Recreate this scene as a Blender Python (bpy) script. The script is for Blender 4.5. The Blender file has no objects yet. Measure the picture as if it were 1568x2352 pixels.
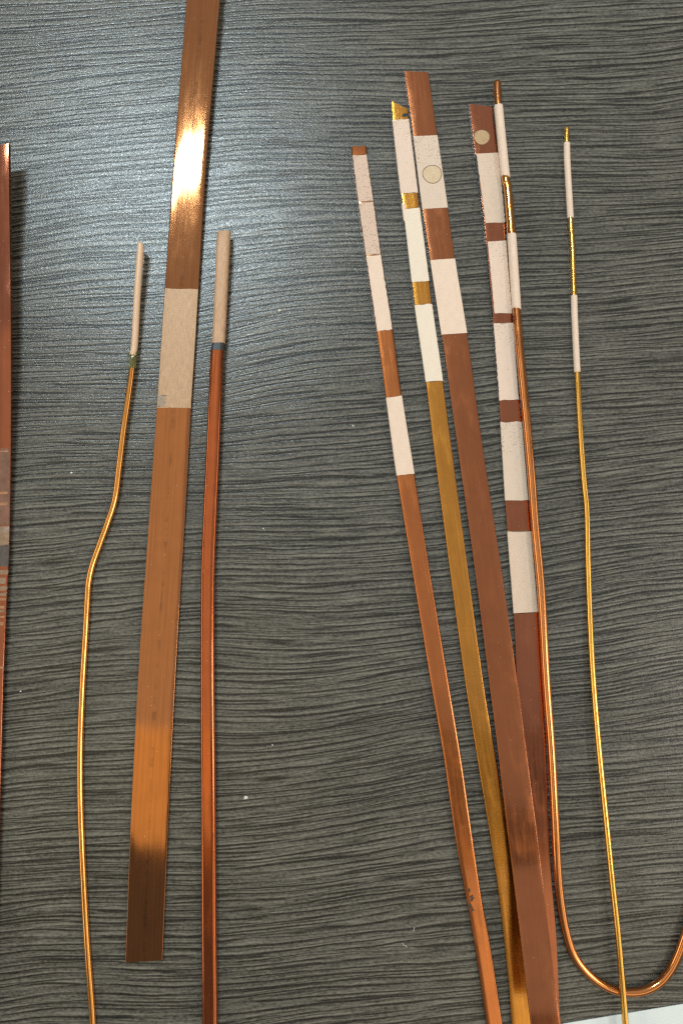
import bpy, math, random
from mathutils import Vector, noise
random.seed(7)
S = bpy.context.scene
COL = S.collection

# ------------------------------------------------------------------ camera
H = 0.35                     # phone held 35 cm above the table
TILT = math.radians(6.0)     # leaning a little towards the far side
F = 1176 / 0.6655            # focal length in photo units (photo 1568 x 2352)
cam = bpy.data.cameras.new('camera')
cam.sensor_fit = 'VERTICAL'; cam.sensor_height = 34.6; cam.lens = 26.0
cam.clip_start = 0.01; cam.clip_end = 50
cob = bpy.data.objects.new('camera', cam); COL.objects.link(cob)
cob.location = (0, 0, H); cob.rotation_euler = (TILT, 0, 0)
S.camera = cob
CT, ST = math.cos(TILT), math.sin(TILT)

def at(px, py, z=0.0):
    """where the sight line of photo point px,py meets the height z"""
    x = (px - 784) / F; y = (1176 - py) / F
    d = Vector((x, y * CT + ST, y * ST - CT))
    k = (z - H) / d.z
    return Vector((d.x * k, d.y * k, z))

def px2m(px, py, z, n):
    x = (px - 784) / F; y = (1176 - py) / F
    return n / F * (z - H) / (y * ST - CT)

# ------------------------------------------------------------------ light
S.view_settings.view_transform = 'Standard'
S.view_settings.look = 'None'
S.view_settings.exposure = 0.22
S.view_settings.gamma = 1.0
S.render.engine = 'CYCLES'
S.cycles.use_denoising = False
S.cycles.filter_width = 1.4
S.cycles.sample_clamp_indirect = 4.0
S.cycles.caustics_reflective = False
W = bpy.data.worlds.new('World'); S.world = W; W.use_nodes = True
bg = W.node_tree.nodes['Background']
bg.inputs[0].default_value = (1.0, 0.95, 0.87, 1); bg.inputs[1].default_value = 0.15

def lamp(name, px, py, hz, sx, sy, power, color, spread=180):
    """overhead light whose mirror image in the table lies at photo point px,py"""
    p = at(px, py, 0)
    k = hz / H
    l = bpy.data.lights.new(name, 'AREA'); l.shape = 'RECTANGLE'
    l.size = sx; l.size_y = sy; l.energy = power; l.color = color
    l.spread = math.radians(spread)
    o = bpy.data.objects.new(name, l); COL.objects.link(o)
    o.location = (p.x * (1 + k), p.y * (1 + k), hz)
    return o
lamp('ceiling_lamp', 385, 470, 1.6, 0.50, 0.10, 16.5, (0.74, 0.92, 1.0))
lamp('ceiling_lamp', 2100, 1700, 1.7, 0.5, 0.5, 13.0, (1.0, 0.93, 0.84))
lamp('added_reflection_panel', 220, 1400, 1.8, 1.0, 1.28, 1.2, (1.0, 0.78, 0.36))  # unseen panel added for the warm reflection in the left strips
lamp('added_reflection_panel', 220, 1805, 1.75, 1.0, 0.30, 0.62, (1.0, 0.72, 0.25))  # second added panel, brightens one stretch of that reflection
lamp('added_reflection_panel', 1450, 2520, 1.7, 1.0, 1.1, 3.2, (1.0, 0.82, 0.50))  # unseen panel added to brighten reflections at the bundle's near ends
lamp('lit_ceiling', 700, 580, 1.95, 2.6, 2.9, 7.2, (1.0, 0.95, 0.88))

def added_side_light(name, loc, sx, sy, power, color):
    """unseen area light added low at one side: it draws the bright lines down the rounded edges and wires"""
    l = bpy.data.lights.new(name, 'AREA'); l.shape = 'RECTANGLE'; l.size = sx; l.size_y = sy
    l.energy = power; l.color = color
    o = bpy.data.objects.new(name, l); COL.objects.link(o); o.location = loc
    o.rotation_euler = Vector((-loc[0], -loc[1], -loc[2])).to_track_quat('-Z', 'Y').to_euler()
added_side_light('added_side_light', (-1.9, -0.25, 1.0), 1.8, 0.55, 9.0, (1.0, 0.86, 0.64))
added_side_light('added_side_light', (1.9, -0.35, 1.0), 1.8, 0.55, 8.0, (1.0, 0.88, 0.68))

# ------------------------------------------------------------------ materials
class NT:
    def __init__(s, name):
        s.m = bpy.data.materials.new(name); s.m.use_nodes = True
        s.t = s.m.node_tree; s.b = s.t.nodes['Principled BSDF']
    def n(s, typ, **kw):
        nd = s.t.nodes.new(typ)
        for k, v in kw.items():
            if isinstance(v, (int, float, str, bool)) and hasattr(nd, k): setattr(nd, k, v)
        return nd
    def l(s, a, b): s.t.links.new(a, b)
    def put(s, sock, v):
        if hasattr(v, 'is_linked') or isinstance(v, bpy.types.NodeSocket): s.l(v, sock)
        else: sock.default_value = v
    def math(s, op, a, b=None, clamp=False):
        nd = s.n('ShaderNodeMath', operation=op); nd.use_clamp = clamp
        s.put(nd.inputs[0], a)
        if b is not None: s.put(nd.inputs[1], b)
        return nd.outputs[0]
    def mapr(s, v, a, b, c=0.0, d=1.0, smooth=False):
        nd = s.n('ShaderNodeMapRange'); nd.clamp = True
        if smooth: nd.interpolation_type = 'SMOOTHSTEP'
        s.put(nd.inputs[0], v)
        for i, q in enumerate((a, b, c, d)): nd.inputs[i + 1].default_value = q
        return nd.outputs[0]
    def mix(s, f, a, b, typ='MIX'):
        nd = s.n('ShaderNodeMix', data_type='RGBA', blend_type=typ)
        s.put(nd.inputs[0], f)
        for i, v in ((6, a), (7, b)):
            if isinstance(v, tuple) and len(v) == 3: v = v + (1,)
            s.put(nd.inputs[i], v)
        return nd.outputs[2]
    def noise(s, vec, scale, detail=3, rough=0.5, dist=0.0, typ=None):
        nd = s.n('ShaderNodeTexNoise'); s.l(vec, nd.inputs['Vector'])
        nd.inputs['Scale'].default_value = scale; nd.inputs['Detail'].default_value = detail
        nd.inputs['Roughness'].default_value = rough; nd.inputs['Distortion'].default_value = dist
        return nd.outputs[0]
    def mapping(s, vec, scale=(1, 1, 1), rot=(0, 0, 0), loc=(0, 0, 0)):
        nd = s.n('ShaderNodeMapping'); s.l(vec, nd.inputs[0])
        nd.inputs['Location'].default_value = loc; nd.inputs['Rotation'].default_value = rot
        nd.inputs['Scale'].default_value = scale
        return nd.outputs[0]
    def bump(s, h, strength, dist, prev=None):
        nd = s.n('ShaderNodeBump'); nd.inputs['Strength'].default_value = strength
        nd.inputs['Distance'].default_value = dist; s.l(h, nd.inputs['Height'])
        if prev is not None: s.l(prev, nd.inputs['Normal'])
        return nd.outputs[0]
    def set(s, name, v):
        if isinstance(v, tuple) and len(v) == 3: v = v + (1,)
        s.put(s.b.inputs[name], v)

def table_material():
    t = NT('dark_woodgrain_laminate')
    co = t.n('ShaderNodeTexCoord').outputs['Object']
    # slow waviness of the grain direction, then faster wobble
    sep = t.n('ShaderNodeSeparateXYZ'); t.l(co, sep.inputs[0])
    w1 = t.noise(t.mapping(co, (1, 1.3, 1), loc=(0.3, 0, 0)), 5.0, 1)
    w2 = t.noise(t.mapping(co, (1, 2.0, 1)), 24.0, 2)
    w3 = t.noise(t.mapping(co, (1, 3.0, 1)), 110.0, 3, 0.6)
    y = t.math('ADD', sep.outputs[1], t.math('MULTIPLY', sep.outputs[0], -0.078))
    y = t.math('ADD', y, t.math('MULTIPLY', w1, 0.030))
    y = t.math('ADD', y, t.math('MULTIPLY', w2, 0.0016))
    y = t.math('ADD', y, t.math('MULTIPLY', w3, 0.0006))
    cmb = t.n('ShaderNodeCombineXYZ'); t.l(sep.outputs[0], cmb.inputs[0]); t.l(y, cmb.inputs[1])
    v = cmb.outputs[0]
    fib = t.noise(t.mapping(v, (60, 900, 1), loc=(7, 5, 0)), 1.0, 4, 0.7)
    fine = t.noise(t.mapping(co, (480, 1050, 1), rot=(0, 0, 0.05)), 1.0, 3, 0.7)
    patch = t.noise(t.mapping(v, (8, 36, 1), loc=(1, 9, 0)), 1.0, 2)
    sand = t.noise(co, 820, 3, 0.7)

    def lines(freq, seed, width, cut, soft):
        """thin wandering grooves about 1/freq apart that break off and start again, with a highlight painted into the colour beside each"""
        wander = t.noise(t.mapping(v, (5.5, 50, 1), loc=(seed, seed * 2.3, 0)), 1.0, 3, 0.55)
        yy = t.math('ADD', y, t.math('MULTIPLY', wander, 0.012))
        f = t.math('FRACT', t.math('MULTIPLY', yy, freq))
        tri = t.math('MULTIPLY', t.math('ABSOLUTE', t.math('SUBTRACT', f, 0.5)), 2)
        vary = t.noise(t.mapping(v, (22, 260, 1), loc=(seed * 3, 1, 0)), 1.0, 2, 0.6)
        gate = t.mapr(vary, cut, cut + 0.10, 0, 1)
        tri = t.math('ADD', tri, t.math('MULTIPLY', t.math('SUBTRACT', fib, 0.5), soft))
        g = t.math('MULTIPLY', t.mapr(tri, 1 - width * 2.2, 1 - width * 0.6, 0, 1, True), gate)
        lip = t.math('MULTIPLY', t.math('MULTIPLY', t.mapr(f, 0.08, 0.22, 0, 1), t.mapr(f, 0.22, 0.48, 1, 0)), gate)
        return g, lip
    ga, la = lines(360, 1.0, 0.20, 0.38, 0.50)
    gb, lb = lines(600, 5.0, 0.21, 0.46, 0.6)
    gc, lc = lines(235, 9.0, 0.15, 0.45, 0.40)
    groove = t.math('MAXIMUM', t.math('MAXIMUM', ga, gc), t.math('MULTIPLY', gb, 0.7))
    lip = t.math('MAXIMUM', t.math('MAXIMUM', la, lc), lb)
    light = t.math('MULTIPLY', t.mapr(fib, 0.32, 0.68, 0.10, 0.74), t.mapr(patch, 0.3, 0.7, 0.70, 1.10))
    light = t.math('ADD', light, t.mapr(fine, 0.30, 0.70, -0.32, 0.34))
    light = t.math('ADD', light, t.math('MULTIPLY', lip, 0.42), clamp=True)
    c = t.mix(light, (0.018, 0.018, 0.018), (0.222, 0.212, 0.178))
    c = t.mix(t.math('MULTIPLY', groove, 0.90), c, (0.008, 0.008, 0.007))
    c = t.mix(t.mapr(sand, 0.42, 0.70, 0.0, 0.14), c, (0.19, 0.182, 0.155))
    # one long hair scratch across the upper left
    a, b = at(408, 352), at(105, 640)
    nx, ny = (b.y - a.y), -(b.x - a.x); ln = math.hypot(nx, ny); nx /= ln; ny /= ln
    sc = t.n('ShaderNodeSeparateXYZ'); t.l(co, sc.inputs[0])
    d = t.math('ADD', t.math('MULTIPLY', sc.outputs[0], nx), t.math('MULTIPLY', sc.outputs[1], ny))
    d = t.math('ADD', d, t.math('MULTIPLY', t.math('SUBTRACT', w2, 0.5), 0.002))
    d = t.math('ABSOLUTE', t.math('SUBTRACT', d, a.x * nx + a.y * ny))
    m = t.mapr(d, 0.0001, 0.0003, 1, 0)
    along = t.math('MULTIPLY', t.mapr(sc.outputs[0], b.x, b.x + .02, 0, 1), t.mapr(sc.outputs[0], a.x, a.x + .001, 1, 0))
    m = t.math('MULTIPLY', t.math('MULTIPLY', m, along), t.mapr(t.noise(co, 150, 1), .35, .6, .15, .7))
    c = t.mix(m, c, (0.02, 0.025, 0.03))
    t.set('Base Color', c)
    t.set('Roughness', t.mapr(sand, 0.35, 0.65, 0.21, 0.345))
    glint = t.noise(co, 1500, 2, 0.6)
    t.set('Specular IOR Level', t.math('MULTIPLY', t.mapr(glint, 0.32, 0.68, 0.20, 0.85), t.mapr(groove, 0, 1, 1, 0.75)))
    hgt = t.math('SUBTRACT', t.math('MULTIPLY', light, 0.3), groove)
    b1 = t.bump(hgt, 0.30, 0.00012)
    t.set('Normal', t.bump(sand, 0.36, 0.00022, b1))
    return t.m

def enamel(name, color, dark=None, rough=0.2, coat=0.5, streak=0.5, bumpy=0.0, scratch=0.0, smudge=0.10, stain=0.0):
    """clear insulating enamel over copper: streaks run along the length (uv in mm)"""
    t = NT(name)
    uv = t.n('ShaderNodeTexCoord').outputs['UV']
    dark = dark or tuple(x * 0.62 for x in color)
    s1 = t.noise(t.mapping(uv, (1, 0.012, 1)), 1.3, 4, 0.7)
    s2 = t.noise(t.mapping(uv, (1, 0.05, 1), loc=(9, 3, 0)), 0.9, 3)
    blot = t.noise(uv, 0.12, 3, 0.6)
    f = t.math('MULTIPLY', t.mapr(s1, 0.35, 0.65, 0, 1), streak)
    c = t.mix(f, color, dark)
    c = t.mix(t.math('MULTIPLY', t.mapr(blot, 0.4, 0.7, 0, 1), 0.30), c, dark)
    h = t.math('ADD', t.math('MULTIPLY', s1, 0.6), s2)
    if stain:   # a broken row of tarnish spots down the middle
        sx = t.n('ShaderNodeSeparateXYZ'); t.l(uv, sx.inputs[0])
        off = t.math('ADD', sx.outputs[0], t.math('MULTIPLY', t.math('SUBTRACT', t.noise(t.mapping(uv, (1, 0.1, 1)), 0.6, 2), 0.5), 2.5))
        row = t.mapr(t.math('ABSOLUTE', off), 0.2, 1.3, 1, 0, True)
        spots = t.mapr(t.noise(t.mapping(uv, (0.4, 1, 1), loc=(2, 2, 0)), 0.22, 3, 0.65), 0.45, 0.65, 0, 1)
        c = t.mix(t.math('MULTIPLY', t.math('MULTIPLY', row, spots), 0.55 * stain), c, (0.16, 0.07, 0.03))
    if scratch:
        k1 = t.noise(t.mapping(uv, (1, 0.08, 1), rot=(0, 0, 0.25)), 3.0, 2)
        k = t.math('MULTIPLY', t.mapr(k1, 0.70, 0.76, 0, 1), scratch)
        c = t.mix(k, c, (0.75, 0.45, 0.30))
    t.set('Metallic', 1.0)
    rg = t.mapr(s2, 0.3, 0.7, rough * 0.85, rough * 1.2)
    smear = t.noise(t.mapping(uv, (1, 0.35, 1), rot=(0, 0, 0.5)), 0.16, 4, 0.65)
    t.set('Roughness', t.math('ADD', rg, t.mapr(smear, 0.50, 0.68, 0, smudge)))
    vd = t.n('ShaderNodeTexVoronoi'); t.l(uv, vd.inputs['Vector']); vd.inputs['Scale'].default_value = 0.55
    vc = t.n('ShaderNodeSeparateColor'); t.l(vd.outputs['Color'], vc.inputs[0])
    dust = t.math('MULTIPLY', t.mapr(vd.outputs['Distance'], 0.06, 0.13, 1, 0), t.math('LESS_THAN', vc.outputs[0], 0.10))
    c = t.mix(t.math('MULTIPLY', dust, 0.65), c, (0.8, 0.62, 0.5))
    t.set('Base Color', c)
    t.set('Coat Weight', coat); t.set('Coat Roughness', 0.05); t.set('Coat IOR', 1.5)
    nrm = t.bump(h, 0.25, 0.00006)
    if bumpy:
        nrm = t.bump(t.noise(uv, 1.3, 4, 0.6), bumpy, 0.00012, nrm)
    t.set('Normal', nrm)
    return t.m

def bare(name, color, dark, speck=0.0, speck_len=10.0, grain=0.4, rough=0.6, metal=0.0, weave=False, stain=0.2, tilt=0.0):
    """dull stripped copper: pale, fine lengthwise brush grain, pits (uv in mm, v from the band's near end)"""
    t = NT(name)
    uv = t.n('ShaderNodeTexCoord').outputs['UV']
    g = t.noise(t.mapping(uv, (1, 0.10, 1), rot=(0, 0, tilt)), 2.6, 4, 0.65)
    sand = t.noise(uv, 3.0, 3, 0.6)
    blot = t.noise(t.mapping(uv, (1, 0.5, 1)), 0.35, 3, 0.55)
    c = t.mix(t.math('MULTIPLY', t.mapr(g, 0.35, 0.68, 0, 1), grain), color, dark)
    c = t.mix(t.math('MULTIPLY', t.mapr(blot, 0.40, 0.72, 0, 1), stain), c, dark)
    c = t.mix(t.math('MULTIPLY', t.mapr(sand, 0.45, 0.8, 0, 1), 0.25), c, dark)
    h = t.math('ADD', g, t.math('MULTIPLY', sand, 0.5))
    if weave:
        wv = t.n('ShaderNodeTexVoronoi'); t.l(t.mapping(uv, (1, 0.62, 1)), wv.inputs['Vector']); wv.inputs['Scale'].default_value = 2.6
        h = t.math('SUBTRACT', h, t.math('MULTIPLY', wv.outputs['Distance'], 1.6))
        c = t.mix(t.mapr(wv.outputs['Distance'], 0.25, 0.75, 0, 0.40), c, dark)
    if speck:
        vo = t.n('ShaderNodeTexVoronoi'); t.l(t.mapping(uv, (1, 0.8, 1), rot=(0, 0, 0.3)), vo.inputs['Vector']); vo.inputs['Scale'].default_value = 1.5
        sp = t.mapr(vo.outputs['Distance'], 0.18, 0.36, 1, 0)
        rnd = t.n('ShaderNodeSeparateColor'); t.l(vo.outputs['Color'], rnd.inputs[0])
        sep = t.n('ShaderNodeSeparateXYZ'); t.l(uv, sep.inputs[0])
        keep = t.math('LESS_THAN', rnd.outputs[0], t.math('MULTIPLY', t.mapr(sep.outputs[1], speck_len * 0.55, speck_len, 1, 0.04), speck))
        clump = t.mapr(t.noise(uv, 0.30, 1), 0.36, 0.50, 0.15, 1)
        sp = t.math('MULTIPLY', t.math('MULTIPLY', sp, keep), clump)
        c = t.mix(t.math('MULTIPLY', sp, 0.9), c, tuple(x * 0.28 for x in dark))
        h = t.math('SUBTRACT', h, t.math('MULTIPLY', sp, 1.0))
    t.set('Base Color', c); t.set('Roughness', rough); t.set('Metallic', metal)
    t.b.inputs['Specular IOR Level'].default_value = 0.3
    t.set('Normal', t.bump(h, 0.5, 0.00010))
    return t.m

def plain(name, color, rough=0.5, metal=0.0, var=0.3, scale=900, trans=0.0, spec=0.5):
    t = NT(name)
    co = t.n('ShaderNodeTexCoord').outputs['Object']
    nz = t.noise(co, scale, 4, 0.6)
    t.set('Base Color', t.mix(t.mapr(nz, 0.35, 0.7, 0, var), color, tuple(x * 0.35 for x in color)))
    t.set('Roughness', rough); t.set('Metallic', metal)
    t.b.inputs['Specular IOR Level'].default_value = spec
    t.b.inputs['Transmission Weight'].default_value = trans
    t.set('Normal', t.bump(nz, 0.3, 0.0001))
    return t.m

M = dict(
    table=table_material(),
    redbrown=enamel('red_brown_enamel', (0.36, 0.118, 0.060), rough=0.12, coat=0.35, streak=0.25),
    amberwire=enamel('amber_enamel', (0.80, 0.35, 0.075), rough=0.16, coat=0.7, streak=0.3),
    orange=enamel('orange_brown_enamel', (0.46, 0.180, 0.062), dark=(0.31, 0.115, 0.038), rough=0.065, coat=0.5, streak=0.75, bumpy=0.015, smudge=0.02, stain=1.0),
    redorange=enamel('red_orange_enamel', (0.52, 0.130, 0.032), dark=(0.29, 0.065, 0.018), rough=0.15, coat=0.6, streak=0.6),
    rust=enamel('rust_enamel', (0.62, 0.205, 0.055), dark=(0.42, 0.12, 0.035), rough=0.2, coat=0.6, streak=0.4, scratch=0.5),
    ochre=enamel('ochre_enamel', (0.70, 0.310, 0.050), dark=(0.47, 0.195, 0.026), rough=0.22, coat=0.5, streak=0.6, bumpy=0.25),
    brown=enamel('brown_enamel', (0.42, 0.142, 0.054), dark=(0.32, 0.100, 0.040), rough=0.20, coat=0.45, streak=0.18, scratch=0.12),
    darkbrown=enamel('dark_brown_enamel', (0.39, 0.132, 0.062), dark=(0.27, 0.085, 0.042), rough=0.18, coat=0.5, streak=0.25),
    copper=enamel('copper_enamel', (0.74, 0.285, 0.085), dark=(0.5, 0.17, 0.05), rough=0.15, coat=0.6, streak=0.35),
    gold=enamel('golden_enamel', (0.98, 0.55, 0.11), dark=(0.74, 0.38, 0.05), rough=0.17, coat=0.7, streak=0.35),
    pale=bare('pale_stripped_copper', (0.93, 0.74, 0.60), (0.70, 0.50, 0.38), grain=0.25, stain=0.25),
    pale_white=bare('white_stripped_copper', (0.93, 0.81, 0.67), (0.75, 0.61, 0.48), grain=0.2, stain=0.25),
    pale_speck=bare('pitted_pale_copper', (0.78, 0.58, 0.46), (0.58, 0.41, 0.31), speck=0.75, speck_len=40, grain=0.2),
    pale_speck_end=bare('part_pitted_pale_copper', (0.80, 0.64, 0.52), (0.60, 0.46, 0.36), speck=0.7, speck_len=17, grain=0.2),
    pale_few=bare('slightly_pitted_pale_copper', (0.88, 0.69, 0.57), (0.66, 0.49, 0.38), speck=0.45, speck_len=14, grain=0.2),
    woven=bare('textured_pale_copper', (0.86, 0.68, 0.54), (0.60, 0.45, 0.35), grain=0.25, weave=True),
    tan=bare('brushed_tan_copper', (0.62, 0.40, 0.24), (0.38, 0.23, 0.13), grain=0.75, stain=0.3, rough=0.45, metal=0.15, tilt=0.06),
    tan_rod=bare('scraped_tan_copper', (0.72, 0.46, 0.29), (0.42, 0.25, 0.15), grain=0.8, stain=0.35, rough=0.5, metal=0.1),
    tan_light=bare('smooth_tan_copper', (0.86, 0.60, 0.41), (0.62, 0.40, 0.26), grain=0.3, stain=0.2, rough=0.42, metal=0.1),
    disc=bare('brushed_disc_copper', (0.64, 0.44, 0.24), (0.42, 0.28, 0.15), grain=0.8, rough=0.4, metal=0.2),
    disc_pale=bare('brushed_pale_disc', (0.80, 0.63, 0.43), (0.60, 0.45, 0.28), grain=0.8, rough=0.5),
    outline=plain('burnt_line', (0.16, 0.085, 0.035), 0.6),
    burnt=plain('burnt_brown', (0.10, 0.05, 0.03), 0.4, var=0.5),
    char=plain('charred_enamel', (0.022, 0.022, 0.022), 0.32, var=0.6, scale=1500),
    blackband=plain('black_band', (0.035, 0.038, 0.042), 0.38, var=0.3),
    glue=plain('green_glue', (0.20, 0.20, 0.05), 0.18, var=0.6, scale=1200, trans=0.3),
    chip=plain('white_chip', (0.75, 0.77, 0.70), 0.6, var=0.15),
    paper=plain('white_paper', (0.80, 0.87, 0.88), 0.45, var=0.03, scale=300),
    tape=plain('grey_blotched_film', (0.26, 0.125, 0.085), 0.2, var=0.6, scale=220),
    reflection_dark=plain('dark_painted_reflection', (0.12, 0.10, 0.09), 0.3, var=0.6, scale=400),  # these three colours paint the blotchy reflections on the left-edge bar
    reflection_pale=plain('pale_painted_reflection', (0.34, 0.22, 0.14), 0.3, var=0.6, scale=500),
    reflection_tan=plain('tan_painted_reflection', (0.46, 0.22, 0.11), 0.3, var=0.5, scale=500),
)

# ------------------------------------------------------------------ mesh helpers
def interp(pts, y):
    """smooth x(y) through control points (monotone in y), straight beyond the ends"""
    n = len(pts)
    if y <= pts[0][1]: a, b = pts[0], pts[1]; return a[0] + (b[0] - a[0]) * (y - a[1]) / (b[1] - a[1])
    if y >= pts[-1][1]: a, b = pts[-2], pts[-1]; return a[0] + (b[0] - a[0]) * (y - a[1]) / (b[1] - a[1])
    i = 0
    while pts[i + 1][1] < y: i += 1
    def slope(j):
        j0, j1 = max(j - 1, 0), min(j + 1, n - 1)
        return (pts[j1][0] - pts[j0][0]) / (pts[j1][1] - pts[j0][1])
    a, b = pts[i], pts[i + 1]; h = b[1] - a[1]; s = (y - a[1]) / h
    m0, m1 = slope(i) * h, slope(i + 1) * h
    return (2*s**3 - 3*s**2 + 1) * a[0] + (s**3 - 2*s**2 + s) * m0 + (-2*s**3 + 3*s**2) * b[0] + (s**3 - s**2) * m1

def lin(pts, y):
    """straight-line z(y): pts are (z, y)"""
    if y <= pts[0][1]: return pts[0][0]
    if y >= pts[-1][1]: return pts[-1][0]
    for a, b in zip(pts, pts[1:]):
        if a[1] <= y <= b[1]:
            s = (y - a[1]) / (b[1] - a[1]); s = s * s * (3 - 2 * s)
            return a[0] + (b[0] - a[0]) * s

def link(name, verts, faces, mat, parent=None, uvs=None, smooth=True, sharp=None):
    me = bpy.data.meshes.new(name)
    off = parent.location if parent else Vector((0, 0, 0))
    me.from_pydata([tuple(Vector(v) - off) for v in verts], [], faces)
    if uvs:
        ul = me.uv_layers.new(name='UVMap')
        for lp in me.loops: ul.data[lp.index].uv = uvs[lp.vertex_index]
    me.materials.append(mat)
    me.validate(); me.update()
    if smooth:
        for p in me.polygons: p.use_smooth = True
        me.set_sharp_from_angle(angle=math.radians(sharp or 50))
    o = bpy.data.objects.new(name, me); COL.objects.link(o)
    if parent: o.parent = parent
    return o

def tag(o, label=None, cat=None, group=None, kind=None):
    if label: o['label'] = label
    if cat: o['category'] = cat
    if group: o['group'] = group
    if kind: o['kind'] = kind
    return o

def thing(name, label, cat, loc, group=None):
    o = bpy.data.objects.new(name, None); COL.objects.link(o)
    o.location = loc; o.empty_display_size = 0.01
    return tag(o, label, cat, group)

class Strip:
    """a flat bar given by the photo outline of its two edges and its height above the table"""
    def __init__(s, left, right, ztop, thick, bevel, roll=0.0):
        s.roll = roll
        s.left, s.right, s.ztop, s.thick, s.bevel = left, right, ztop, thick, bevel
    def row(s, yl, yr, grow=0.0):
        z = lin(s.ztop, (yl + yr) / 2) + grow
        L = at(interp(s.left, yl), yl, z - s.roll); R = at(interp(s.right, yr), yr, z)
        return L, R
    def mesh(s, name, mat, parent, y0, y1, grow=0.0, wob=0.0, wobend=0.0, seed=0, step=14, inset=(0, 0), thick=None, bevel=None, topround=0.0, edge_l=0.0):
        """y0=(yl,yr), y1=(yl,yr) photo rows of the two ends"""
        n = max(int(abs(y1[0] - y0[0]) / step), 3)
        bev = s.bevel if bevel is None else bevel
        th = (s.thick if thick is None else thick) + grow
        prof_n = 4
        verts, faces, uvs = [], [], []
        vlen = 0.0; prev = None
        K = None
        for i in range(n + 1):
            f = i / n
            yl = y0[0] + (y1[0] - y0[0]) * f; yr = y0[1] + (y1[1] - y0[1]) * f
            L, R = s.row(yl, yr, grow)
            ax = (R - L); w = ax.length; ax /= w
            wl = noise.noise(Vector((yl * 0.11, seed, 0))) + 0.6 * noise.noise(Vector((yl * 0.4, seed, 3)))
            wr = noise.noise(Vector((yr * 0.11, seed, 7))) + 0.6 * noise.noise(Vector((yr * 0.4, seed, 9)))
            L = L - ax * (grow - inset[0] + wl * wob); R = R + ax * (grow - inset[1] + wr * wob)
            # end shaping: tuck the last rows for a softly broken edge
            w = (R - L).length
            mid = (L + R) / 2
            if prev is not None: vlen += (mid - prev).length
            prev = mid
            drop = 0.0
            if topround and i < 3: drop = topround * (1 - i / 3) ** 2
            # cross section, anticlockwise from bottom left over the top to bottom right
            pr = [(0, -th)]
            b = min(bev, th * 0.49, w * 0.3)
            for k in range(prof_n + 1):
                a = math.pi / 2 * k / prof_n
                pr.append((b - b * math.cos(a), -b + b * math.sin(a)))
            for q in (0.25, 0.5, 0.75): pr.append((b + (w - 2 * b) * q, 0))
            for k in range(prof_n + 1):
                a = math.pi / 2 * k / prof_n
                pr.append((w - b + b * math.sin(a), -b + b * math.cos(a)))
            pr.append((w, -th))
            K = len(pr)
            for (u, dz) in pr:
                p = L + ax * u + Vector((0, 0, dz - drop))
                if wobend and i in (0, n):
                    p.y += wobend * noise.noise(Vector((u * 900, seed * 3.1, i)))
                verts.append(p); uvs.append((u * 1000 - w * 500, vlen * 1000))
        for i in range(n):
            for k in range(K - 1):
                a = i * K + k
                faces.append((a, a + 1, a + K + 1, a + K))
            faces.append((i * K + K - 1, i * K, (i + 1) * K, (i + 1) * K + K - 1))
        faces.append(tuple(range(K - 1, -1, -1))); faces.append(tuple(n * K + k for k in range(K)))
        return link(name, verts, faces, mat, parent, uvs)
    def disc(s, name, mat, parent, cx, cy, rx, lift, r_in=None, seg=36, cut=None):
        """flat round mark (or ring) lying on the strip's upper face"""
        z = lin(s.ztop, cy) + lift
        c = at(cx, cy, z); R = px2m(cx, cy, z, rx)
        verts, faces, uvs = [], [], []
        lo = 0.00012
        rings = [(R, -lo), (R, 0)] + ([(R - px2m(cx, cy, z, r_in), 0), (R - px2m(cx, cy, z, r_in), -lo)] if r_in else [])
        for (r, dz) in rings:
            for k in range(seg):
                a = 2 * math.pi * k / seg
                rr = r * (1 + 0.02 * math.sin(3 * a + cx))
                x, y = rr * math.cos(a), rr * math.sin(a)
                if cut is not None and x < -cut * R: x = -cut * R
                zz = lin(s.ztop, cy - y / px2m(cx, cy, z, 1)) + lift + dz
                verts.append((c.x + x, c.y + y, zz)); uvs.append((x * 1000, y * 1000))
        for j in range(len(rings) - 1):
            for k in range(seg):
                k2 = (k + 1) % seg
                faces.append((j * seg + k, j * seg + k2, (j + 1) * seg + k2, (j + 1) * seg + k))
        if not r_in: faces.append(tuple(seg + k for k in range(seg)))
        return link(name, verts, faces, mat, parent, uvs, smooth=False)

def catmull(pts, per=8):
    out = []
    n = len(pts)
    for i in range(n - 1):
        p0, p1, p2, p3 = (Vector(pts[max(i - 1, 0)]), Vector(pts[i]), Vector(pts[i + 1]), Vector(pts[min(i + 2, n - 1)]))
        for k in range(per):
            t = k / per
            out.append(0.5 * ((2 * p1) + (p2 - p0) * t + (2 * p0 - 5 * p1 + 4 * p2 - p3) * t * t + (3 * p1 - p0 - 3 * p2 + p3) * t ** 3))
    out.append(Vector(pts[-1]))
    return out

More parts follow.
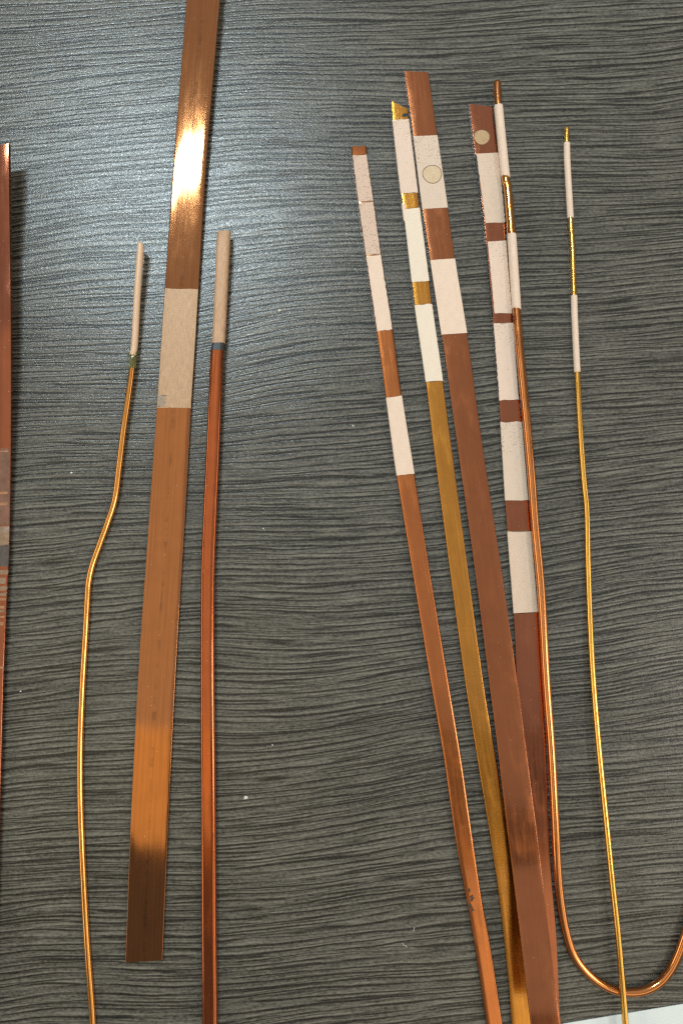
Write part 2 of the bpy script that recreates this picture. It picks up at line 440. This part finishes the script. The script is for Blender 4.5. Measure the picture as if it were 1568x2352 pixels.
class Wire:
    """round wire along photo points, z = height of its centre"""
    def __init__(s, pts, zc, radius, per=8):
        P = catmull([(x, y, 0) for x, y in pts], per)
        s.px = [(p.x, p.y) for p in P]
        s.zc = zc; s.r = radius
        s.p3 = []
        for i, (x, y) in enumerate(s.px):
            z = zc(i, x, y) if callable(zc) else lin(zc, y)
            s.p3.append(at(x, y, z))
    def tube(s, name, mat, parent, i0, i1, grow=0.0, wobend=0.0, seed=0, seg=18, tip=0.0, flat=1.0, slant0=0.0, slant1=0.0, ends=None):
        pts = s.p3[i0:i1 + 1]
        if ends:   # exact photo rows for both ends
            pts = s.between(*ends)
        r = s.r + grow
        verts, faces, uvs = [], [], []
        n = len(pts); vlen = 0
        rows = []
        for i, p in enumerate(pts):
            t = (pts[min(i + 1, n - 1)] - pts[max(i - 1, 0)]).normalized()
            side = t.cross(Vector((0, 0, 1))).normalized(); up = side.cross(t).normalized()
            rows.append((p, t, side, up))
        # soft rim at both ends
        seq = []
        rim = min(r * 0.35, 0.0004) if not tip else r * tip
        p, t, sd, up = rows[0]
        for k in range(3):
            a = math.pi / 2 * k / 3
            seq.append((p + t * (rim - rim * math.sin(a)) * 1.0, t, sd, up, 1 - (rim / r) * (1 - math.sin(a)) if False else None, a))
        body = rows
        allrows = []
        for (k, a) in ((0, 0.0), (1, math.pi / 6), (2, math.pi / 3)):
            allrows.append((p + t * rim * (1 - math.sin(a)) - t * rim * 1.0 + t * rim * 0, t, sd, up, r - rim + rim * math.sin(a)) if False else (p - t * 0 + t * (rim * (1 - math.cos(math.pi / 2 - a))) * -0, t, sd, up, r - rim + rim * math.sin(a)))
        first = []
        for a in (0.0, math.pi / 6, math.pi / 3):
            first.append((p + t * (rim * (1 - math.cos(a)) * 0 + rim * (1 - math.sin(math.pi / 2 - 0)) ), t, sd, up, 0))
        allrows = []
        for a in (0.0, 0.5, 1.0):
            allrows.append((p + t * rim * (1 - math.cos(math.pi / 2 * a)) * 1.0, t, sd, up, r - rim + rim * math.sin(math.pi / 2 * a)))
        allrows[0] = (p, t, sd, up, r - rim)
        for (p2, t2, s2, u2) in rows[1:-1]:
            if (p2 - p).length > rim * 1.2 and (p2 - rows[-1][0]).length > rim * 1.2:
                allrows.append((p2, t2, s2, u2, r))
        pe, te, se, ue = rows[-1]
        for a in (1.0, 0.5, 0.0):
            allrows.append((pe - te * rim * (1 - math.cos(math.pi / 2 * a)), te, se, ue, r - rim + rim * math.sin(math.pi / 2 * a)))
        prev = None
        N = len(allrows)
        for i, (q, t, sd, up, rad) in enumerate(allrows):
            if prev is not None: vlen += (q - prev).length
            prev = q
            for k in range(seg):
                a = 2 * math.pi * k / seg
                v = q + sd * rad * math.cos(a) + up * rad * flat * math.sin(a)
                if i < 3: v = v + t * (slant0 * math.cos(a) + wobend * noise.noise(Vector((k * .7, seed, 0))))
                if i >= N - 3: v = v + t * (slant1 * math.cos(a) + wobend * noise.noise(Vector((k * .7, seed, 5))))
                verts.append(v); uvs.append((abs(a - math.pi) * r * 1000, vlen * 1000))
        for i in range(N - 1):
            for k in range(seg):
                k2 = (k + 1) % seg
                faces.append((i * seg + k, i * seg + k2, (i + 1) * seg + k2, (i + 1) * seg + k))
        faces.append(tuple(range(seg - 1, -1, -1))); faces.append(tuple((N - 1) * seg + k for k in range(seg)))
        return link(name, verts, faces, mat, parent, uvs)
    def between(s, y0, y1):
        """3-D points from photo row y0 to y1 (first passage, downwards)"""
        def cut(y):
            for i in range(len(s.px) - 1):
                a, b = s.px[i][1], s.px[i + 1][1]
                if a <= y <= b and b > a:
                    return i, s.p3[i].lerp(s.p3[i + 1], (y - a) / (b - a))
            return (0, s.p3[0]) if y < s.px[0][1] else (len(s.p3) - 2, s.p3[-1])
        i0, p0 = cut(y0); i1, p1 = cut(y1)
        return [p0] + [p for p in s.p3[i0 + 1:i1 + 1] if (p - p0).length > 1e-4 and (p - p1).length > 1e-4] + [p1]

def blob(name, mat, parent, c, size, seed, squash=(1, 1, 1), amp=0.45, sub=2):
    import bmesh
    bm = bmesh.new(); bmesh.ops.create_icosphere(bm, subdivisions=sub, radius=1)
    vs = []
    for v in bm.verts:
        k = 1 + amp * noise.noise(v.co * 1.6 + Vector((seed * 3.3, seed, 0)))
        vs.append(Vector((v.co.x * squash[0], v.co.y * squash[1], v.co.z * squash[2])) * (k * size) + c)
    fs = [tuple(l.vert.index for l in f.loops) for f in bm.faces]
    bm.verts.index_update(); bm.free()
    return link(name, vs, fs, mat, parent, smooth=False)

# ------------------------------------------------------------------ table
def make_table():
    x0, x1, y0, y1, d = -0.75, 0.75, -0.50, 0.70, 0.025
    nx, ny = 12, 10
    v, f = [], []
    for j in range(ny + 1):
        for i in range(nx + 1):
            v.append((x0 + (x1 - x0) * i / nx, y0 + (y1 - y0) * j / ny, 0))
    for j in range(ny):
        for i in range(nx):
            a = j * (nx + 1) + i
            f.append((a, a + 1, a + nx + 2, a + nx + 1))
    k = len(v)
    v += [(x0, y0, -d), (x1, y0, -d), (x1, y1, -d), (x0, y1, -d)]
    f.append((k + 3, k + 2, k + 1, k))
    rim = ([i for i in range(nx)], )
    c = [0, nx, (nx + 1) * (ny + 1) - 1, (nx + 1) * ny]
    edges = [list(range(0, nx + 1)), [nx + j * (nx + 1) for j in range(ny + 1)],
             [(nx + 1) * ny + i for i in range(nx, -1, -1)], [j * (nx + 1) for j in range(ny, -1, -1)]]
    for e, (p, q) in zip(edges, ((k, k + 1), (k + 1, k + 2), (k + 2, k + 3), (k + 3, k))):
        f.append(tuple([p, q] + e[::-1]))
    t = link('table_top', v, f, M['table'], smooth=False)
    t['kind'] = 'structure'
make_table()

MM = 0.001
# ------------------------------------------------------------------ bar at the left edge
def bar_left_edge():
    right = [(21, 330), (22.5, 450), (26.5, 784), (25, 1034), (22.5, 1209), (20, 1284), (15, 1384), (10, 1509), (7.5, 1568), (5, 1668), (0, 1843), (-9, 2100), (-18, 2400)]
    left = [(x - 84, y) for x, y in right]
    s = Strip(left, right, [(13.0 * MM, 330), (8.5 * MM, 640), (3.1 * MM, 1250), (3.1 * MM, 2400)], 2.0 * MM, 0.35 * MM, roll=0.9 * MM)
    t = thing('copper_bar', 'reddish brown flat copper bar cut off by the left edge, its far end raised', 'metal bar', at(-20, 1300))
    s.mesh('bar_body', M['redbrown'], t, (345, 329), (2392, 2392))
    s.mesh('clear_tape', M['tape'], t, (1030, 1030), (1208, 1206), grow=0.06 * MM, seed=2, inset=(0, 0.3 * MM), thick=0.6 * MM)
    s.mesh('dark_reflection_patch', M['reflection_dark'], t, (1256, 1254), (1306, 1300), grow=0.05 * MM, wob=0.0004, wobend=0.0012, seed=4, thick=0.5 * MM)  # dark reflection on the bar, painted as a colour patch
    s.mesh('pale_reflection_patch', M['reflection_pale'], t, (1213, 1211), (1254, 1252), grow=0.05 * MM, wobend=0.001, seed=5, thick=0.5 * MM, inset=(0, 0.1 * MM))  # pale reflection, likewise a painted patch
    for (y, h, m, ins) in ((1035, 3, 'reflection_tan', 3.2), (1130, 5, 'reflection_tan', 3.0), (1155, 6, 'reflection_tan', 2.6)):
        s.mesh('pale_reflection_streak', M[m], t, (y, y - 1), (y + h, y + h), grow=0.12 * MM, wob=0.0006, wobend=0.0004, seed=y, inset=(0, ins * MM * .45), thick=0.5 * MM, step=3)  # streaks of reflection painted over the tape
    for (y, h, m, ins) in ((1310, 9, 'reflection_pale', 0), (1327, 14, 'reflection_pale', 1.2), (1348, 8, 'reflection_pale', 0.3), (1362, 7, 'reflection_pale', 0.1),
                           (1374, 6, 'reflection_tan', 0.3), (1392, 5, 'reflection_tan', 1.0), (1402, 6, 'reflection_pale', 1.6), (1414, 5, 'reflection_tan', 0.8), (1429, 7, 'reflection_tan', 1.8), (1531, 5, 'reflection_tan', 0.2)):
        s.mesh('pale_reflection_streak', M[m], t, (y, y - 1), (y + h, y + h), grow=0.05 * MM, wob=0.0005, wobend=0.0006, seed=y, inset=(0, ins * MM * .5), thick=0.5 * MM, step=3)  # broken reflections below the tape, painted as pale and tan streaks
bar_left_edge()

# ------------------------------------------------------------------ bent amber wire
def bent_wire():
    pts = [(324, 559), (316, 670), (310, 784), (306, 814), (304, 844), (295, 914), (285, 984), (274, 1074), (265, 1144), (250, 1194), (230, 1249), (212.5, 1299), (204, 1339), (201, 1384), (197, 1459),
           (190.5, 1568), (185.5, 1693), (185, 1818), (189, 1943), (195, 2068), (202.5, 2193), (212, 2318), (216, 2400)]
    z = [(6.0 * MM, 559), (3.2 * MM, 820), (2.2 * MM, 1050), (1.4 * MM, 1300), (1.3 * MM, 2400)]
    w = Wire(pts, z, 1.42 * MM)
    t = thing('copper_wire', 'thin amber copper wire with a kink and a bare tan tip, at left', 'wire', at(215, 1300))
    w.tube('wire_core', M['amberwire'], t, 0, 0, ends=(838, 2398))
    w.tube('bare_tip', M['tan_light'], t, 0, 0, ends=(559, 818), grow=0.14 * MM, slant0=-0.0009, tip=0.25)
    w2 = w.between(806, 842)
    c = w2[0].lerp(w2[-1], 0.35)
    blob('glue_lump', M['glue'], t, c, 1.75 * MM, 3, (0.9, 1.3, 0.9))
    blob('glue_lump', M['glue'], t, c + Vector((-1.9, 0.6, 0.2)) * MM, 0.8 * MM, 5, (1.3, .7, .7))
    blob('glue_lump', M['glue'], t, c + Vector((1.6, 1.3, 0.3)) * MM, 0.75 * MM, 8, (0.7, 1.3, .7))
    w.tube('glue_collar', M['glue'], t, 0, 0, ends=(822, 846), grow=0.28 * MM, wobend=0.0006, seed=2)
bent_wire()

# ------------------------------------------------------------------ wide orange strip
def wide_strip():
    left = [(428.5, -40 + 40), (397.5, 390), (378.5, 662), (370, 784), (360, 936), (343, 1184), (319, 1534), (301.5, 1868), (288.5, 2211)]
    right = [(505, 0), (472.5, 390), (456, 665), (449, 784), (439, 937), (425, 1184), (404, 1534), (387.5, 1868), (373, 2205)]
    s = Strip(left, right, [(8.0 * MM, -500), (1.9 * MM, 1000), (1.9 * MM, 2211)], 1.6 * MM, 0.22 * MM)
    t = thing('copper_strip', 'widest orange brown copper strip running off the top edge, one bare tan patch midway', 'metal strip', at(390, 1100))
    s.mesh('strip_body', M['orange'], t, (-60, -60), (2211, 2205))
    s.mesh('bare_patch', M['tan'], t, (662, 665), (936, 937.5), grow=0.03 * MM, wob=0.00005, wobend=0.0003, seed=3, inset=(0.1 * MM, 0.1 * MM), thick=0.4 * MM)
    # grey scorch at the patch's lower left corner
    s2 = s
    s2.mesh('grey_scorch', plain('grey_scorch', (0.42, 0.31, 0.22), 0.5, var=0.5), t, (908, 904), (934, 935), grow=0.06 * MM, wob=0.0009, wobend=0.0018, seed=12, inset=(0.15 * MM, 12.0 * MM), thick=0.3 * MM, step=3)
wide_strip()

# ------------------------------------------------------------------ thick rectangular rod
def rect_rod():
    left = [(497, 528), (486, 784), (483, 800), (481, 834), (472, 1034), (461.5, 1259), (459.5, 1334), (459, 1568), (460, 1868), (461, 2100), (463, 2352), (464, 2420)]
    right = [(527.5, 527), (515, 784), (513, 800), (511.5, 834), (504, 1034), (494.5, 1259), (492.5, 1334), (492.5, 1568), (494.5, 1768), (496, 2018), (499, 2352), (500, 2420)]
    s = Strip(left, right, [(7.5 * MM, 527), (5.6 * MM, 800), (4.0 * MM, 1300), (3.6 * MM, 2400)], 3.4 * MM, 1.55 * MM)
    t = thing('copper_rod', 'red orange rounded copper rod with a scraped tan end and a black ring below it', 'metal rod', at(475, 1400))
    s.mesh('rod_body', M['redorange'], t, (802, 802), (2400, 2400))
    s.mesh('bare_end', M['tan_rod'], t, (527, 526), (790, 789), wob=0.00008, wobend=0.0002, seed=6, topround=0.0012)
    s.mesh('black_ring', M['blackband'], t, (787, 786.5), (803, 803.5), grow=0.05 * MM, wobend=0.0002, seed=8, step=3)
rect_rod()

# ------------------------------------------------------------------ narrow rust strip with pale bands
def rust_strip():
    left = [(806, 333), (808, 357), (822, 467), (839, 587), (864.5, 760), (886.5, 914), (911, 1093), (948, 1320), (989, 1568), (1019, 1743), (1044, 1918), (1069, 2058), (1089, 2168), (1116.5, 2352), (1125, 2410)]
    right = [(842, 333), (843, 355), (858, 460), (875, 582), (902, 757), (922.5, 909), (951.5, 1089), (990, 1330), (1030, 1568), (1059, 1743), (1084, 1918), (1105, 2058), (1125, 2168), (1154, 2352), (1164, 2410)]
    s = Strip(left, right, [(2.9 * MM, 330), (2.9 * MM, 2400)], 2.8 * MM, 0.75 * MM)
    t = thing('copper_strip', 'narrow rust coloured copper strip, leftmost of the pale banded bundle, shiny rounded tip', 'metal strip', at(930, 1200), 'copper strips with pale bands')
    s.mesh('strip_body', M['rust'], t, (334, 333), (2400, 2400), topround=0.0008)
    I = (0.35 * MM, 0.35 * MM)
    for y0, y1, m, sd in (((357, 355), (464, 461), 'pale_speck', 1), ((466, 463), (587, 583), 'pale_speck', 2), ((589, 585), (760, 757), 'pale', 3)):
        s.mesh('pale_band', M[m], t, y0, y1, grow=0.10 * MM, wob=0.00026, wobend=0.0006, seed=sd, inset=I, thick=0.5 * MM, bevel=0.3 * MM, step=4)
    s.mesh('pale_band', M['pale'], t, (914, 909), (1092, 1088), grow=0.12 * MM, wob=0.00003, wobend=0.0002, seed=4, inset=(0, 0), bevel=0.5 * MM, step=6, thick=1.5 * MM)
    # burnt flakes on the near half
    for (x, y, r, sd) in ((1077, 2045, 0.5, 1), (1083, 2062, 0.8, 2), (1079, 2081, 0.8, 3), (1084, 2089, 0.6, 4)):
        blob('burnt_flake', M['burnt'], t, at(x, y, 2.93 * MM), r * MM, sd, (1, 1.3, 0.06), amp=1.1)
rust_strip()

# ------------------------------------------------------------------ ochre strip
def ochre_strip():
    left = [(898, 232), (901, 274), (920.5, 444), (926, 478), (946, 648), (952, 700), (978, 878), (997, 1034), (1023, 1234), (1067, 1560), (1084, 1668), (1104, 1793), (1129, 1943), (1151.5, 2108), (1168, 2268), (1174, 2352), (1178, 2410)]
    right = [(935.5, 248), (938, 272), (959, 443), (963, 477), (985, 646), (991, 697), (1016.5, 875), (1036, 1024), (1064, 1234), (1109, 1564), (1134, 1718), (1159, 1868), (1175, 1978), (1187, 2060), (1208, 2200), (1226, 2352), (1234, 2410)]
    s = Strip(left, right, [(2.2 * MM, 230), (2.2 * MM, 2400)], 2.1 * MM, 0.4 * MM)
    t = thing('copper_strip', 'ochre yellow copper strip with slanted tip and three pale bands beside the brown strip', 'metal strip', at(1000, 1100), 'copper strips with pale bands')
    s.mesh('strip_body', M['ochre'], t, (232, 250), (2400, 2400))
    for y0, y1, m, sd in (((276, 273), (444, 442), 'pale_few', 1), ((480, 477), (648, 645), 'pale_white', 2), ((701, 698), (877.5, 874.5), 'pale_white', 3)):
        s.mesh('pale_band', M[m], t, y0, y1, grow=0.14 * MM, wob=0.00012, wobend=0.0005, seed=sd, thick=1.2 * MM, bevel=0.35 * MM, step=5)
    s.mesh('loose_flap', M['pale'], t, (467, 467), (506, 506), grow=0.10 * MM, wob=0.00012, seed=9, inset=(-0.45 * MM, 6.6 * MM), thick=1.4 * MM, bevel=0.2 * MM, step=3)
    blob('dark_smudge', M['char'], t, at(930, 264, 2.22 * MM), 1.1 * MM, 4, (1.3, 0.9, 0.05), amp=1.0)
ochre_strip()

# ------------------------------------------------------------------ strip under the round rod
def dark_strip():
    left = [(1077, 238), (1090, 350), (1111.5, 513), (1115, 552), (1131, 720), (1132.5, 742), (1146, 919), (1149, 969), (1160, 1150), (1165, 1222), (1179, 1408), (1187, 1568), (1203, 1800), (1228, 2100), (1250, 2352), (1255, 2410)]
    right = [(1130, 246), (1143, 351), (1159, 512), (1161, 552), (1175, 720), (1177.5, 742), (1190, 916), (1197, 969), (1212, 1150), (1218, 1221), (1234, 1408), (1245, 1568), (1255, 1800), (1266, 2018), (1277, 2150), (1284, 2318), (1287, 2352), (1290, 2410)]
    s = Strip(left, right, [(1.7 * MM, 230), (1.7 * MM, 2400)], 1.6 * MM, 0.2 * MM)
    t = thing('copper_strip', 'dark brown copper strip with five pale bands and small tan disc, beside round rod', 'metal strip', at(1170, 1100), 'copper strips with pale bands')
    s.mesh('strip_body', M['darkbrown'], t, (238, 246), (2400, 2400))
    for y0, y1, m, sd, ins, wob in (((353, 351), (512, 511), 'woven', 1, 0.7, 0.00030), ((554, 553), (720, 719), 'pale_few', 2, 0.9, 0.00026), ((743, 742), (919, 917), 'pale_few', 3, 0.15, 0.00020),
                          ((970, 969), (1150, 1149), 'pale_speck_end', 4, 0.0, 0.00006), ((1222, 1220), (1408, 1408), 'woven', 5, 0.0, 0.00003)):
        s.mesh('pale_band', M[m], t, y0, y1, grow=0.12 * MM, wob=wob, wobend=0.0006, seed=sd, inset=(ins * MM, 0.0), thick=0.9 * MM, bevel=0.2 * MM, step=4)
    for y0, y1, sd in ((356, 520, 3), (560, 726, 5), (755, 905, 7)):
        s.mesh('charred_edge', M['char'], t, (y0, y0), (y1, y1), grow=0.05 * MM, wob=0.0003, seed=sd, inset=(-0.15 * MM if y0 < 700 else 0.05 * MM, 10.2 * MM - (0 if y0 < 400 else 1.1 * MM)), thick=1.2 * MM, bevel=0.2 * MM, step=4)
    s.disc('round_mark', M['disc'], t, 1106, 315, 17.5, 0.06 * MM)
    s.disc('mark_outline', M['outline'], t, 1106, 315, 18.6, 0.05 * MM, r_in=2.0)
dark_strip()

# ------------------------------------------------------------------ broad brown strip
def brown_strip():
    left = [(927.5, 163), (949, 313), (970, 480), (988, 597), (1014, 769), (1017.5, 790), (1051.5, 1034), (1087, 1284), (1119, 1534), (1155, 1818), (1185, 2068), (1215, 2318), (1219, 2352), (1226, 2410)]
    right = [(983, 166), (1003.5, 310), (1027.5, 476), (1044, 594), (1072, 765), (1075.5, 790), (1109, 1034), (1147, 1284), (1183, 1534), (1220, 1818), (1251, 2068), (1279, 2300), (1284, 2352), (1291, 2410)]
    s = Strip(left, right, [(1.9 * MM, 160), (1.9 * MM, 900), (3.2 * MM, 1500), (7.5 * MM, 1950), (23.0 * MM, 2400)], 1.6 * MM, 0.2 * MM)
    t = thing('copper_strip', 'broad brown copper strip reaching farthest up the bundle, thin circle on its upper band', 'metal strip', at(1080, 1200), 'copper strips with pale bands')
    s.mesh('strip_body', M['brown'], t, (163, 166), (2400, 2400))
    s.mesh('pale_band', M['pale_speck_end'], t, (313, 310), (480, 476.5), grow=0.10 * MM, wob=0.00005, wobend=0.0003, seed=1, thick=1.0 * MM, bevel=0.15 * MM)
    s.mesh('pale_band', M['pale'], t, (597.5, 594), (768.5, 765.5), grow=0.10 * MM, wob=0.00005, wobend=0.0003, seed=2, thick=1.0 * MM, bevel=0.15 * MM)
    s.disc('round_mark', M['disc_pale'], t, 992, 400, 21.5, 0.15 * MM)
    s.disc('mark_outline', M['outline'], t, 992, 400, 22.4, 0.16 * MM, r_in=1.5)
brown_strip()

# ------------------------------------------------------------------ round rod ending in a U bend
def round_rod():
    pts = [(1141, 187), (1143.5, 240), (1160, 405), (1165, 412 + 20), (1174, 538), (1185.5, 710), (1191, 784), (1204, 919), (1219, 1084), (1228, 1209), (1242, 1359), (1254, 1568), (1265, 1718), (1273, 1868),
           (1279, 1993), (1286, 2068), (1297, 2133), (1315, 2190), (1346, 2233), (1384, 2262), (1419, 2276), (1454, 2279), (1484, 2273), (1514, 2256), (1539, 2226), (1556, 2192), (1571, 2150), (1592, 2090), (1625, 1990)]
    w = Wire(pts, [(3.7 * MM, 187), (3.7 * MM, 1900), (2.4 * MM, 2130), (1.95 * MM, 2300)], 1.9 * MM)
    t = thing('round_copper_rod', 'round copper rod with two pale sleeves, bent into a U at the bottom right', 'metal rod', at(1200, 1000))
    w.tube('rod_core', M['copper'], t, 0, len(w.p3) - 1, tip=0.5, seg=24)
    w.tube('pale_sleeve', M['pale'], t, 0, 0, ends=(243, 408), grow=0.22 * MM, wobend=0.0006, seed=1, seg=24, slant1=-0.0006)
    w.tube('pale_sleeve', M['pale'], t, 0, 0, ends=(538, 711), grow=0.22 * MM, wobend=0.0006, seed=4, seg=24, slant1=-0.0004)
    w.tube('amber_section', M['amberwire'], t, 0, 0, ends=(405, 541), grow=0.03 * MM, seg=24)
round_rod()

# ------------------------------------------------------------------ thin golden wire
def gold_wire():
    pts = [(1301, 293), (1300.5, 325), (1302, 380), (1309, 500), (1314, 580), (1317, 677), (1319, 740), (1324.5, 854), (1331.5, 984), (1339, 1094), (1346.5, 1174), (1349, 1284), (1354, 1434), (1361.5, 1568), (1374, 1718),
           (1389, 1868), (1404, 2018), (1415, 2118), (1426.5, 2243), (1435, 2352), (1439, 2410)]
    w = Wire(pts, [(1.3 * MM, 290), (1.3 * MM, 1300), (3.6 * MM, 1800), (5.0 * MM, 2276), (5.4 * MM, 2400)], 1.3 * MM)
    t = thing('golden_wire', 'thin golden yellow wire with two pale sleeves, crossing over the U bend at right', 'wire', at(1345, 1200))
    w.tube('wire_core', M['gold'], t, 0, len(w.p3) - 1, tip=0.4)
    w.tube('pale_sleeve', M['pale'], t, 0, 0, ends=(328, 502), grow=0.20 * MM, wobend=0.0004, seed=3)
    w.tube('pale_sleeve', M['pale'], t, 0, 0, ends=(679, 856), grow=0.18 * MM, wobend=0.0004, seed=6)
gold_wire()

# ------------------------------------------------------------------ white sheet
def sheet():
    a, b = at(1215, 2364, 0.5 * MM), at(1640, 2294, 0.5 * MM)
    dn = Vector((b.y - a.y, -(b.x - a.x), 0)).normalized() * 0.08
    q = [a, b, b + dn, a + dn]
    v = [Vector((p.x, p.y, 0.5 * MM)) for p in q] + [Vector((p.x, p.y, 0.1 * MM)) for p in q]
    f = [(3, 2, 1, 0), (4, 5, 6, 7)] + [(i, (i + 1) % 4, (i + 1) % 4 + 4, i + 4) for i in range(4)]
    o = link('white_sheet', v, f, M['paper'], smooth=False)
    tag(o, 'white sheet corner entering at the bottom right under the golden wire', 'paper')
sheet()

# ------------------------------------------------------------------ crumbs on the table
def crumbs():
    L = [(565, 1832, 0.95, 'largest white crumb, between the red rod and the banded bundle near the bottom'),
         (641, 714, 0.75, 'white crumb on the table right of the rod with the black ring'),
         (165, 1086, 0.6, 'white crumb between the left edge bar and the kinked amber wire'),
         (810, 978, 0.55, 'small pale crumb just left of the lowest band on the rust strip'),
         (626, 1711, 0.4, 'tiny white crumb above the largest crumb in the middle of the table'),
         (48, 1588, 0.5, 'small white crumb at far left beside the lower end of the edge bar'),
         (500, 425, 0.6, 'pale crumb touching the right side of the widest strip in the glare'),
         (605, 1214, 0.35, 'speck of white grit right of the red rod at mid height')]
    for i, (x, y, r, lab) in enumerate(L):
        o = blob('crumb', M['chip'], None, at(x, y, r * 0.35 * MM), r * MM, i + 1, (1, 0.9, 0.45), amp=0.9, sub=1)
        tag(o, lab, 'crumb', 'pale crumbs scattered on the table')
    for i, (x, y, dx, dy, lab) in enumerate(((950, 2134, -1.0, 5, 'short white lint fibre left of the rust strip, upper of two near the bottom'), (929, 2171, 5, 5, 'short white lint fibre left of the rust strip, lower of two near the bottom'))):
        a = at(x, y, 0.15 * MM); pts = [(x - dx * s, y - dy * s + 2 * math.sin(s * 3)) for s in (-1, -.3, .3, 1)]
        w = Wire(pts[::-1] if pts[0][1] > pts[-1][1] else pts, [(0.14 * MM, 0), (0.14 * MM, 3000)], 0.12 * MM, per=3)
        o = w.tube('lint_fibre', M['chip'], None, 0, len(w.p3) - 1, seg=6)
        tag(o, lab, 'lint', 'lint fibres on the table')
crumbs()
